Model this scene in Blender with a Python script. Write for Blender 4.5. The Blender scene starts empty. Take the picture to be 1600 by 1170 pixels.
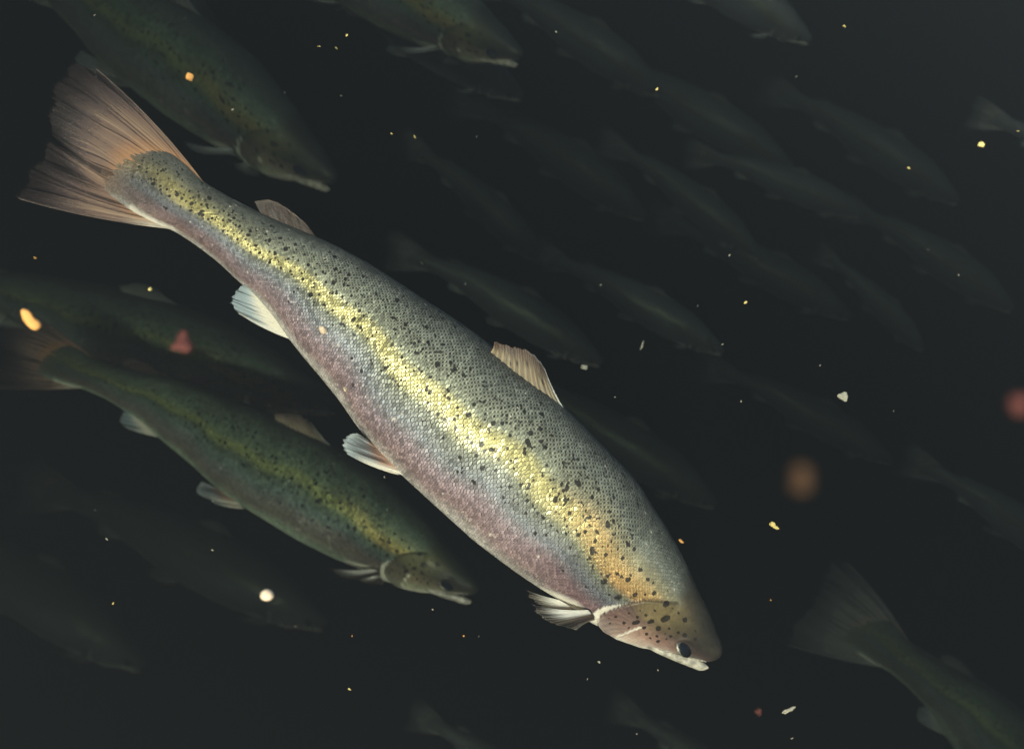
import bpy, math, random
import numpy as np
from mathutils import Vector, Matrix, Euler

random.seed(7)
rng = np.random.default_rng(11)
R = math.radians
sc = bpy.context.scene
col = sc.collection

# ------------------------------------------------------------------ camera
IMG_W, IMG_H = 1600.0, 1170.0
HFOV = R(58.0)
FPX = (IMG_W / 2) / math.tan(HFOV / 2)
PITCH = R(36.0)          # the diver looks down a little
ROLL = R(33.0)           # and holds the camera tilted: world up points to the upper right of the frame
cam_d = bpy.data.cameras.new('camera')
cam = bpy.data.objects.new('camera', cam_d)
col.objects.link(cam)
cam_d.sensor_width = 36.0
cam_d.angle = HFOV
cam_d.clip_start = 0.01
cam_d.clip_end = 200.0
cam.matrix_world = Matrix.Rotation(math.pi / 2 - PITCH, 4, 'X') @ Matrix.Rotation(ROLL, 4, 'Z')
cam_d.dof.use_dof = True
cam_d.dof.focus_distance = 0.675
cam_d.dof.aperture_fstop = 8.0
sc.camera = cam
CM = cam.matrix_world.copy()
CAM_F = (CM.to_3x3() @ Vector((0, 0, -1))).normalized()
CAM_R = (CM.to_3x3() @ Vector((1, 0, 0))).normalized()
CAM_U = (CM.to_3x3() @ Vector((0, 1, 0))).normalized()

# ------------------------------------------------------------------ sky and sun
SUN_ELEV = R(24.0)
SUN_AZ = R(-3.0)         # from behind the diver, a little to the left
world = bpy.data.worlds.new('World')
sc.world = world
world.use_nodes = True
wn = world.node_tree.nodes
wl = world.node_tree.links
bg = wn['Background']
sky = wn.new('ShaderNodeTexSky')
sky.sky_type = 'NISHITA'
sky.sun_disc = False
sky.sun_elevation = SUN_ELEV
sky.sun_rotation = math.pi + SUN_AZ
wl.new(sky.outputs[0], bg.inputs[0])
bg.inputs[1].default_value = 0.10
sun_d = bpy.data.lights.new('sun', 'SUN')
sun = bpy.data.objects.new('sun', sun_d)
col.objects.link(sun)
sun_d.energy = 5.0
sun_d.angle = R(4.0)
sun_d.color = (1.0, 0.92, 0.80)
sdir = Vector((math.sin(-SUN_AZ) * math.cos(SUN_ELEV), math.cos(SUN_AZ) * math.cos(SUN_ELEV), -math.sin(SUN_ELEV)))
sun.rotation_euler = sdir.to_track_quat('-Z', 'Y').to_euler()
sun.location = -sdir * 4

sc.view_settings.view_transform = 'Standard'
sc.view_settings.look = 'None'
sc.view_settings.exposure = 2.68
sc.view_settings.gamma = 1.0
sc.render.engine = 'CYCLES'
sc.cycles.use_denoising = True
sc.cycles.volume_bounces = 1
sc.cycles.transparent_max_bounces = 24

# ------------------------------------------------------------------ helpers
def at(px, py, d):
    """the point of the place seen at pixel px,py of the photograph, d metres in front of the lens plane"""
    return CM @ Vector(((px - IMG_W / 2) / FPX * d, -(py - IMG_H / 2) / FPX * d, -d))

def tag(o, label=None, cat=None, group=None, kind=None):
    if label: o['label'] = label
    if cat: o['category'] = cat
    if group: o['group'] = group
    if kind: o['kind'] = kind
    return o

def lin(r, g, b):
    c = np.array([r, g, b], float) / 255.0
    return np.where(c <= 0.04045, c / 12.92, ((c + 0.055) / 1.055) ** 2.4)

def sstep(a, b, x):
    t = np.clip((x - a) / (b - a), 0, 1)
    return t * t * (3 - 2 * t)

def np_mesh(name, verts, quads, attrs=None, mats=(), tris=None):
    me = bpy.data.meshes.new(name)
    nq = len(quads)
    nt = 0 if tris is None else len(tris)
    me.vertices.add(len(verts))
    me.vertices.foreach_set('co', np.asarray(verts, np.float32).ravel())
    loops = np.asarray(quads, np.int32).ravel()
    starts = np.arange(nq, dtype=np.int32) * 4
    if nt:
        starts = np.concatenate([starts, nq * 4 + np.arange(nt, dtype=np.int32) * 3])
        loops = np.concatenate([loops, np.asarray(tris, np.int32).ravel()])
    me.loops.add(len(loops))
    me.loops.foreach_set('vertex_index', loops)
    me.polygons.add(nq + nt)
    me.polygons.foreach_set('loop_start', starts)
    me.update(calc_edges=True)
    me.validate()
    me.polygons.foreach_set('use_smooth', np.ones(nq + nt, bool))
    for k, v in (attrs or {}).items():
        v = np.asarray(v, np.float32)
        if v.ndim == 1:
            a = me.attributes.new(k, 'FLOAT', 'POINT'); a.data.foreach_set('value', v)
        else:
            a = me.attributes.new(k, 'FLOAT_VECTOR', 'POINT'); a.data.foreach_set('vector', v.ravel())
    for m in mats: me.materials.append(m)
    return me

def obj(name, me, parent=None):
    o = bpy.data.objects.new(name, me)
    col.objects.link(o)
    if parent is not None: o.parent = parent
    return o

class NT:
    """a thin wrapper for writing node maths"""
    def __init__(s, mat):
        mat.use_nodes = True
        s.t = mat.node_tree; s.n = s.t.nodes; s.l = s.t.links
        s.n.clear()
        s.out = s.n.new('ShaderNodeOutputMaterial')
    def node(s, typ, **kw):
        n = s.n.new(typ)
        for k, v in kw.items(): setattr(n, k, v)
        return n
    def put(s, sock, v):
        if isinstance(v, bpy.types.NodeSocket): s.l.new(v, sock)
        else: sock.default_value = v
    def m(s, op, a, b=None, c=None, clamp=False):
        n = s.node('ShaderNodeMath', operation=op, use_clamp=clamp)
        s.put(n.inputs[0], a)
        if b is not None: s.put(n.inputs[1], b)
        if c is not None: s.put(n.inputs[2], c)
        return n.outputs[0]
    def v(s, op, a, b=None, scale=None):
        n = s.node('ShaderNodeVectorMath', operation=op)
        s.put(n.inputs[0], a)
        if b is not None: s.put(n.inputs[1], b)
        if scale is not None: s.put(n.inputs['Scale'], scale)
        return n.outputs[0]
    def ramp(s, x, a, b):
        n = s.node('ShaderNodeMapRange', interpolation_type='SMOOTHSTEP')
        s.put(n.inputs[0], x); s.put(n.inputs[1], a); s.put(n.inputs[2], b)
        return n.outputs[0]
    def mix(s, f, a, b, mode='MIX'):
        n = s.node('ShaderNodeMix', data_type='RGBA', blend_type=mode)
        s.put(n.inputs[0], f); s.put(n.inputs[6], a); s.put(n.inputs[7], b)
        return n.outputs[2]
    def fmix(s, f, a, b):
        n = s.node('ShaderNodeMix', data_type='FLOAT')
        s.put(n.inputs[0], f); s.put(n.inputs[2], a); s.put(n.inputs[3], b)
        return n.outputs[0]
    def attr(s, name):
        n = s.node('ShaderNodeAttribute', attribute_name=name)
        return n

# ------------------------------------------------------------------ materials
def skin_material(name, tint=(1, 1, 1, 1), fine=1.0, grey=0.0):
    mat = bpy.data.materials.new(name)
    g = NT(mat)
    skin = g.attr('skin').outputs['Vector']
    scv = g.node('ShaderNodeSeparateXYZ'); g.l.new(g.attr('scale_co').outputs['Vector'], scv.inputs[0])
    U, V, SCALY = scv.outputs
    mk = g.node('ShaderNodeSeparateXYZ'); g.l.new(g.attr('marks').outputs['Vector'], mk.inputs[0])
    SPOT, STRIPE, DOT = mk.outputs
    mk2 = g.node('ShaderNodeSeparateXYZ'); g.l.new(g.attr('sheen').outputs['Vector'], mk2.inputs[0])
    METAL, GLOSS, WHITE = mk2.outputs
    # scales: a staggered lattice of diamonds, wobbled a little so that it is not ruled
    wob = g.node('ShaderNodeTexNoise', noise_dimensions='2D')
    cuv = g.node('ShaderNodeCombineXYZ'); g.put(cuv.inputs[0], U); g.put(cuv.inputs[1], V)
    g.put(wob.inputs['Vector'], cuv.outputs[0]); g.put(wob.inputs['Scale'], 0.35); g.put(wob.inputs['Detail'], 3.0)
    wobs = g.node('ShaderNodeSeparateXYZ'); g.l.new(g.v('SUBTRACT', wob.outputs['Color'], (0.5, 0.5, 0.5)), wobs.inputs[0])
    u = g.m('MULTIPLY_ADD', wobs.outputs[0], 0.9, U)
    v = g.m('MULTIPLY_ADD', wobs.outputs[1], 0.9, V)
    RS = 0.66
    def cand(off, ahead):
        a = g.m('ADD', u, off); b = g.m('ADD', v, off)
        fu = g.m('SUBTRACT', g.m('FRACT', a), 0.5 + ahead); fv = g.m('SUBTRACT', g.m('FRACT', b), 0.5)
        r2 = g.m('ADD', g.m('MULTIPLY', fu, fu), g.m('MULTIPLY', fv, fv))
        inside = g.m('LESS_THAN', r2, RS * RS)
        score = g.m('SUBTRACT', g.m('MULTIPLY', inside, 20.0), fu)       # the scale nearest the head lies on top
        idn = g.node('ShaderNodeCombineXYZ')
        g.put(idn.inputs[0], g.m('ADD', g.m('FLOOR', a), float(ahead))); g.put(idn.inputs[1], g.m('FLOOR', b)); idn.inputs[2].default_value = off
        return score, fu, fv, idn.outputs[0]
    cur = cand(0.0, 0)
    for args in ((0.0, 1), (0.5, 0), (0.5, 1)):
        o_ = cand(*args)
        pk = g.m('GREATER_THAN', o_[0], cur[0])
        mv = g.node('ShaderNodeMix', data_type='VECTOR'); g.put(mv.inputs[0], pk); g.put(mv.inputs[4], cur[3]); g.put(mv.inputs[5], o_[3])
        cur = (g.fmix(pk, cur[0], o_[0]), g.fmix(pk, cur[1], o_[1]), g.fmix(pk, cur[2], o_[2]), mv.outputs[1])
    lu, lv = cur[1], cur[2]
    d = g.m('DIVIDE', g.m('SQRT', g.m('ADD', g.m('MULTIPLY', lu, lu), g.m('MULTIPLY', lv, lv))), RS)
    wnz = g.node('ShaderNodeTexWhiteNoise', noise_dimensions='3D'); g.l.new(cur[3], wnz.inputs[0])
    rnd = wnz.outputs['Value']; rcol = wnz.outputs['Color']
    edge = g.ramp(d, 0.70, 0.97)                                 # dark skin between two scales
    dotm = g.m('MULTIPLY', g.ramp(g.m('ADD', g.m('ADD', g.m('ABSOLUTE', g.m('ADD', lu, 0.12)), g.m('ABSOLUTE', lv)), g.m('MULTIPLY', rnd, 0.12)), 0.42, 0.22), DOT)
    rim = g.m('MULTIPLY', g.ramp(d, 0.45, 0.72), g.ramp(d, 1.0, 0.86))   # free edge, where a painted glint goes
    slime = g.node('ShaderNodeTexNoise', noise_dimensions='2D'); g.put(slime.inputs['Vector'], cuv.outputs[0]); g.put(slime.inputs['Scale'], 0.16); g.put(slime.inputs['Detail'], 4.0)
    edge = g.m('MULTIPLY', edge, g.fmix(g.ramp(slime.outputs['Fac'], 0.36, 0.62), 0.62, 1.0))
    # pigment
    big = g.node('ShaderNodeTexNoise', noise_dimensions='2D'); g.put(big.inputs['Vector'], cuv.outputs[0]); g.put(big.inputs['Scale'], 0.10); g.put(big.inputs['Detail'], 5.0); g.put(big.inputs['Roughness'], 0.65)
    c = g.mix(g.ramp(big.outputs['Fac'], 0.30, 0.72), g.v('SCALE', skin, scale=0.84), g.v('SCALE', skin, scale=1.12))
    # every scale its own brightness
    amt = g.m('MULTIPLY_ADD', g.m('MULTIPLY', g.m('SUBTRACT', rnd, 0.5), 0.55), SCALY, 1.0)
    c = g.v('SCALE', c, scale=amt)
    c = g.mix(g.m('MULTIPLY', g.m('MULTIPLY', STRIPE, rim), 0.50), c, (0.72, 0.65, 0.33, 1))  # glint of the stripe's scale edges, put into the colour as yellow
    c = g.mix(g.m('MULTIPLY', g.m('MULTIPLY', edge, SCALY), 0.72), c, g.v('MULTIPLY', skin, (0.16, 0.16, 0.15)))
    c = g.mix(g.m('MULTIPLY', g.m('MULTIPLY', dotm, SCALY), 0.95), c, (0.022, 0.020, 0.016, 1))
    # fine mottling on the bare head
    hn = g.node('ShaderNodeTexNoise', noise_dimensions='2D'); g.put(hn.inputs['Vector'], cuv.outputs[0]); g.put(hn.inputs['Scale'], 1.3); g.put(hn.inputs['Detail'], 6.0)
    c = g.mix(g.m('MULTIPLY', g.ramp(hn.outputs['Fac'], 0.45, 0.70), 0.30), c, g.v('SCALE', skin, scale=0.45))
    # black spots with ragged rims
    sn = g.node('ShaderNodeTexNoise', noise_dimensions='2D'); g.put(sn.inputs['Vector'], cuv.outputs[0]); g.put(sn.inputs['Scale'], 1.7); g.put(sn.inputs['Detail'], 2.0)
    sp = g.ramp(g.m('ADD', SPOT, g.m('MULTIPLY', g.m('SUBTRACT', sn.outputs['Fac'], 0.5), 0.55)), 0.34, 0.62)
    c = g.mix(g.m('MULTIPLY', sp, 0.93), c, (0.009, 0.006, 0.005, 1))
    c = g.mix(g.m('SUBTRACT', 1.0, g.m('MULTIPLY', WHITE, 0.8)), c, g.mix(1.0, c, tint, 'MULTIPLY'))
    if grey: c = g.mix(g.m('MULTIPLY', g.m('SUBTRACT', 1.0, WHITE), grey), c, (0.15, 0.17, 0.175, 1))  # veil of water over distant trout, mixed into the skin colour
    # relief
    h = g.m('MULTIPLY', g.m('SUBTRACT', g.ramp(d, 1.0, 0.72), g.m('MULTIPLY', lu, 1.1)), SCALY)
    h = g.m('ADD', h, g.m('MULTIPLY', hn.outputs['Fac'], 0.35))
    tiltn = g.v('SCALE', g.v('SUBTRACT', rcol, (0.5, 0.5, 0.5)), scale=g.m('MULTIPLY', SCALY, 0.22 * fine))
    geo = g.node('ShaderNodeNewGeometry')
    nrm = g.v('NORMALIZE', g.v('ADD', geo.outputs['Normal'], tiltn))
    bump = g.node('ShaderNodeBump'); bump.inputs['Strength'].default_value = 0.75 * fine; bump.inputs['Distance'].default_value = 0.00045
    g.put(bump.inputs['Height'], h); g.put(bump.inputs['Normal'], nrm)
    p = g.node('ShaderNodeBsdfPrincipled')
    g.put(p.inputs['Base Color'], c)
    g.put(p.inputs['Metallic'], g.m('MULTIPLY', METAL, g.m('SUBTRACT', 1.0, sp)))
    g.put(p.inputs['Roughness'], g.m('SUBTRACT', g.m('MULTIPLY_ADD', rnd, 0.16, 0.44), g.m('MULTIPLY', GLOSS, 0.12)))
    p.inputs['IOR'].default_value = 1.36
    p.inputs['Subsurface Weight'].default_value = 0.0
    p.inputs['Coat Weight'].default_value = 0.05
    p.inputs['Coat Roughness'].default_value = 0.22
    g.put(p.inputs['Normal'], bump.outputs[0])
    g.l.new(p.outputs[0], g.out.inputs[0])
    return mat

def fin_material(name, grey=0.0):
    mat = bpy.data.materials.new(name)
    g = NT(mat)
    c = g.attr('fin_col').outputs['Vector']
    if grey: c = g.mix(grey, c, (0.24, 0.29, 0.29, 1))  # veil of water over distant fins, mixed into their colour
    a = g.attr('fin_cover').outputs['Fac']
    p = g.node('ShaderNodeBsdfPrincipled')
    g.put(p.inputs['Base Color'], c); p.inputs['Roughness'].default_value = 0.42; p.inputs['IOR'].default_value = 1.36
    t = g.node('ShaderNodeBsdfTranslucent'); g.put(t.inputs[0], c)
    m1 = g.node('ShaderNodeMixShader'); m1.inputs[0].default_value = 0.25
    g.l.new(p.outputs[0], m1.inputs[1]); g.l.new(t.outputs[0], m1.inputs[2])
    tr = g.node('ShaderNodeBsdfTransparent')
    m2 = g.node('ShaderNodeMixShader'); g.put(m2.inputs[0], a)
    g.l.new(tr.outputs[0], m2.inputs[1]); g.l.new(m1.outputs[0], m2.inputs[2])
    g.l.new(m2.outputs[0], g.out.inputs[0])
    return mat

def plain(name, rgb, rough=0.5, metal=0.0, noise=0.0, nscale=300, coat=0.0, sss=0.0, spec=0.5):
    mat = bpy.data.materials.new(name)
    g = NT(mat)
    p = g.node('ShaderNodeBsdfPrincipled')
    c = (*rgb, 1)
    if noise:
        tc = g.node('ShaderNodeTexCoord')
        n = g.node('ShaderNodeTexNoise'); g.put(n.inputs['Vector'], tc.outputs['Object']); n.inputs['Scale'].default_value = nscale; n.inputs['Detail'].default_value = 5
        f = g.ramp(n.outputs['Fac'], 0.35, 0.68)
        c = g.mix(f, tuple(x * (1 - noise) for x in rgb) + (1,), c)
    g.put(p.inputs['Base Color'], c)
    p.inputs['Roughness'].default_value = rough; p.inputs['Metallic'].default_value = metal
    p.inputs['Coat Weight'].default_value = coat; p.inputs['Coat Roughness'].default_value = 0.08
    p.inputs['Subsurface Weight'].default_value = sss
    p.inputs['Specular IOR Level'].default_value = spec
    g.l.new(p.outputs[0], g.out.inputs[0])
    return mat

M_SKIN = skin_material('trout_skin')
M_SKIN_WATER_CAST = skin_material('trout_skin_water_cast', (0.66, 0.86, 0.68, 1))  # same skin, with the water's green cast painted in
M_SKIN_FAR = skin_material('trout_skin_far_veil', (0.60, 0.76, 0.80, 1), 0.7, 0.62)  # same skin, bluish and flattened: the water's haze painted in
M_SKIN_DIM = skin_material('trout_skin_dim_veil', (0.66, 0.88, 0.74, 1), 0.9, 0.10)  # same skin, with a weaker green-grey veil of water painted in
M_FIN = fin_material('trout_fin')
M_FIN_VEIL = fin_material('trout_fin_veil', 0.65)  # same fin, greyed by a painted veil of water
FINMAT = [M_FIN]
M_JAW = plain('jaw_skin', (0.74, 0.68, 0.56), 0.42, 0.0, 0.6, 170, 0.3)
M_LIP = plain('lip_skin', (0.66, 0.58, 0.48), 0.45, 0.0, 0.6, 500, 0.3)
M_IRIS = plain('iris', (0.40, 0.37, 0.30), 0.34, 0.45, 0.8, 500, 0.6)
M_PUPIL = plain('pupil', (0.006, 0.006, 0.007), 0.08, 0.0, 0, 1, 1.0)
M_TEETH = plain('tooth', (0.75, 0.7, 0.6), 0.4)

# ------------------------------------------------------------------ the trout in its own measures
# side view drawn in units in which the body, snout to caudal base, is 1200 long
P0 = np.array([185.0, 268.0]); S0 = np.array([1127.0, 1012.0])
AX = (S0 - P0) / np.linalg.norm(S0 - P0)
NZ = np.array([AX[1], -AX[0]])
def loc(p):
    p = np.atleast_2d(np.asarray(p, float)) - P0
    return np.stack([p @ AX, p @ NZ], -1)
PHI0 = R(8.0)
TOP = [(182, 236), (191, 230), (219, 227), (267, 238), (297, 262), (318, 285), (345, 300), (369, 314), (403, 331), (440, 348), (487, 367), (531, 387), (579, 413), (624, 442), (668, 471), (713, 500), (743, 521), (775, 546), (810, 573), (845, 601), (876, 630), (910, 664), (945, 700), (979, 735), (999, 760), (1018, 793), (1040, 826), (1067, 875), (1086, 916), (1106, 954), (1119, 987), (1125, 1001), (1129, 1008), (1133, 1014)]
BOT = [(180, 312), (202, 328), (236, 346), (273, 361), (308, 384), (342, 410), (376, 442), (401, 462), (428, 494), (453, 530), (477, 560), (501, 588), (531, 625), (559, 666), (590, 703), (626, 739), (664, 774), (705, 811), (739, 842), (774, 869), (808, 894), (848, 921), (880, 940), (900, 952), (915, 965), (928, 973), (944, 983), (971, 998), (999, 1010), (1016, 1015), (1048, 1020), (1078, 1027), (1100, 1033), (1116, 1035), (1124, 1034)]
XG = np.arange(-24.0, 1207.0, 1.0)
def prof(pts):
    q = loc(pts); o = np.argsort(q[:, 0]); q = q[o]
    z = np.interp(XG, q[:, 0], q[:, 1])
    k = np.exp(-0.5 * (np.arange(-24, 25) / 8.0) ** 2); k /= k.sum()
    return np.convolve(np.pad(z, 24, mode='edge'), k, 'valid')
ZT, ZB = prof(TOP), prof(BOT)
MID, HALF = (ZT + ZB) / 2, (ZT - ZB) / 2
e = np.clip((1206.5 - XG) / 15.0, 0, 1); HALF = HALF * np.sqrt(1 - (1 - e) ** 2.0)
e = np.clip((XG + 24.5) / 30.0, 0, 1); HALF = HALF * np.sqrt(1 - (1 - e) ** 2)
BA = np.interp(XG, [-24, 20, 80, 160, 300, 450, 700, 850, 950, 1050, 1130, 1190, 1207], [.045, .09, .25, .42, .52, .56, .57, .58, .60, .62, .64, .75, .9])
k = np.exp(-0.5 * (np.arange(-40, 41) / 14.0) ** 2); k /= k.sum()
BA = np.convolve(np.pad(BA, 40, mode='edge'), k, 'valid')
TW = R(15.0) * sstep(800, 1080, XG)
PH = PHI0 + TW
AA = HALF / np.sqrt(np.cos(PH) ** 2 + (BA * np.sin(PH)) ** 2)
BB = AA * BA
UU = np.concatenate([[0], np.cumsum(1.0 / (8.3 * np.clip((HALF[:-1] / 125.0), 0.25, 1.0) ** 0.55))])

def pip(px, py, poly):
    poly = np.asarray(poly, float); ins = np.zeros(px.shape, bool); j = len(poly) - 1
    for i in range(len(poly)):
        xi, yi = poly[i]; xj, yj = poly[j]
        c = ((yi > py) != (yj > py)) & (px < (xj - xi) * (py - yi) / (yj - yi + 1e-12) + xi)
        ins ^= c; j = i
    return ins
def dist_pl(px, py, pl):
    best = np.full(px.shape, 1e9)
    pl = np.asarray(pl, float)
    for a, b in zip(pl[:-1], pl[1:]):
        ab = b - a; L = ab @ ab
        t = np.clip(((px - a[0]) * ab[0] + (py - a[1]) * ab[1]) / L, 0, 1)
        best = np.minimum(best, np.hypot(px - a[0] - t * ab[0], py - a[1] - t * ab[1]))
    return best
def hz(*pts): return [(900 + x / 6.5, 880 + y / 6.5) for x, y in pts]
GILL = hz((960, 345), (835, 326), (740, 310), (620, 303), (500, 330), (400, 372), (300, 428), (232, 480), (212, 540), (228, 610), (280, 672), (350, 726), (440, 780))
HEADPOLY = hz((1110, -30), (1050, 205), (950, 270)) + GILL + [(985, 1030), (1150, 1090), (1180, 1000), (1130, 900), (1085, 880)]
OPERC = GILL + hz((620, 870), (700, 860), (640, 700), (600, 590), (720, 560), (860, 440))
RIM = hz((470, 345), (350, 365), (240, 385), (160, 455), (90, 575), (130, 606), (190, 640), (260, 700), (215, 610), (200, 540), (222, 478), (300, 420), (390, 372))
HEAD_SPOTS = [(900 + x / 6.5, 880 + y / 6.5, r / 6.5, ex) for x, y, r, ex in [
    (835, 345, 30, 1.3), (905, 395, 11, 1), (968, 445, 14, 1), (1038, 520, 29, 1), (840, 500, 38, 1.5), (728, 408, 14, 1), (587, 410, 10, 1), (645, 458, 17, 1),
    (568, 478, 15, 1.3), (700, 525, 26, 1.5), (560, 540, 26, 1.7), (485, 440, 14, 1), (365, 480, 17, 1), (310, 505, 9, 1), (450, 550, 18, 1), (320, 560, 10, 1.3), (500, 600, 13, 1),
    (780, 605, 31, 1), (885, 605, 15, 1), (645, 600, 18, 1.4), (675, 670, 19, 1), (980, 648, 17, 1), (1050, 680, 26, 1), (1155, 640, 12, 1), (1160, 725, 19, 1), (910, 690, 17, 1),
    (850, 660, 11, 1), (775, 690, 16, 1), (715, 715, 13, 1), (795, 750, 20, 1.2), (875, 720, 13, 1), (530, 255, 25, 1.2), (625, 250, 14, 1), (665, 240, 9, 1), (713, 240, 24, 1.2),
    (370, 285, 30, 1.4), (285, 262, 16, 1), (850, 220, 12, 1), (1240, 600, 8, 1), (1090, 430, 8, 1), (455, 105, 26, 1.3), (350, 45, 20, 1), (390, 75, 18, 1.2), (645, 100, 22, 1), (700, 135, 16, 1), (570, 5, 22, 1.2), (225, 125, 34, 1.1), (480, 60, 16, 1), (1335, 805, 9, 1.4), (1362, 822, 6, 1.2)]]

def make_spots(seed):
    r = np.random.default_rng(seed); out = []
    tries = 0
    while len(out) < 820 and tries < 12000:
        tries += 1
        x = r.uniform(20, 985); t = r.uniform(12, 138)
        p = 0.20
        if 46 < t < 98: p = 0.95
        elif t >= 98: p = (0.05 + 0.22 * (x > 700)) * (t < 118)
        if x < 330: p *= 0.9
        if r.uniform() > p: continue
        rad = r.choice([1.7, 2.2, 2.8, 3.5, 4.6], p=[.30, .30, .24, .12, .04]) * (0.62 + 0.24 * min(1, max(x, 60) / 700))
        if any(abs(x - o[0]) < 9 and abs(t - o[1]) < 4 for o in out): 
            if r.uniform() < 0.7: continue
        out.append((x, t, rad))
        if r.uniform() < 0.30: out.append((x + r.uniform(-6, 6), t + r.uniform(-2.5, 2.5), rad * r.uniform(.6, .95)))
    return out

def body_grid(nu, nv, bend=0.0):
    # denser along the head, where the small forms are
    s = np.linspace(0, 1, nu)
    dens = 1 + 0.9 * sstep(0.72, 0.82, s)
    cx = np.cumsum(dens); cx = (cx - cx[0]) / (cx[-1] - cx[0])
    x = -23.6 + cx * (1206.0 + 23.6)
    x[-6:] = 1206.3 - (1206.3 - x[-7]) * np.array([.62, .40, .23, .10, .03, .004])
    x[:4] = -24.0 + (x[4] + 24.0) * np.array([.01, .12, .35, .65])
    f = lambda a: np.interp(x, XG, a)
    mid, aa, bb, tw = f(MID), f(AA), f(BB), f(TW)
    t = np.arange(nv) / nv * 2 * math.pi
    ct, st = np.cos(t), np.sin(t)
    yy = -np.sign(st) * np.abs(st) ** 0.92
    zz = ct
    y = bb[:, None] * yy[None]; z = aa[:, None] * zz[None]
    Y = y * np.cos(tw)[:, None] - z * np.sin(tw)[:, None]
    Z = y * np.sin(tw)[:, None] + z * np.cos(tw)[:, None] + mid[:, None]
    X = np.repeat(x[:, None], nv, 1)
    return x, t, X, Y, Z

def bend_y(X, bend):
    return bend * (np.clip((640.0 - X) / 640.0, 0, 1.5) ** 2 + 0.35 * np.clip((X - 640.0) / 640.0, 0, 1) ** 2)

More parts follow.
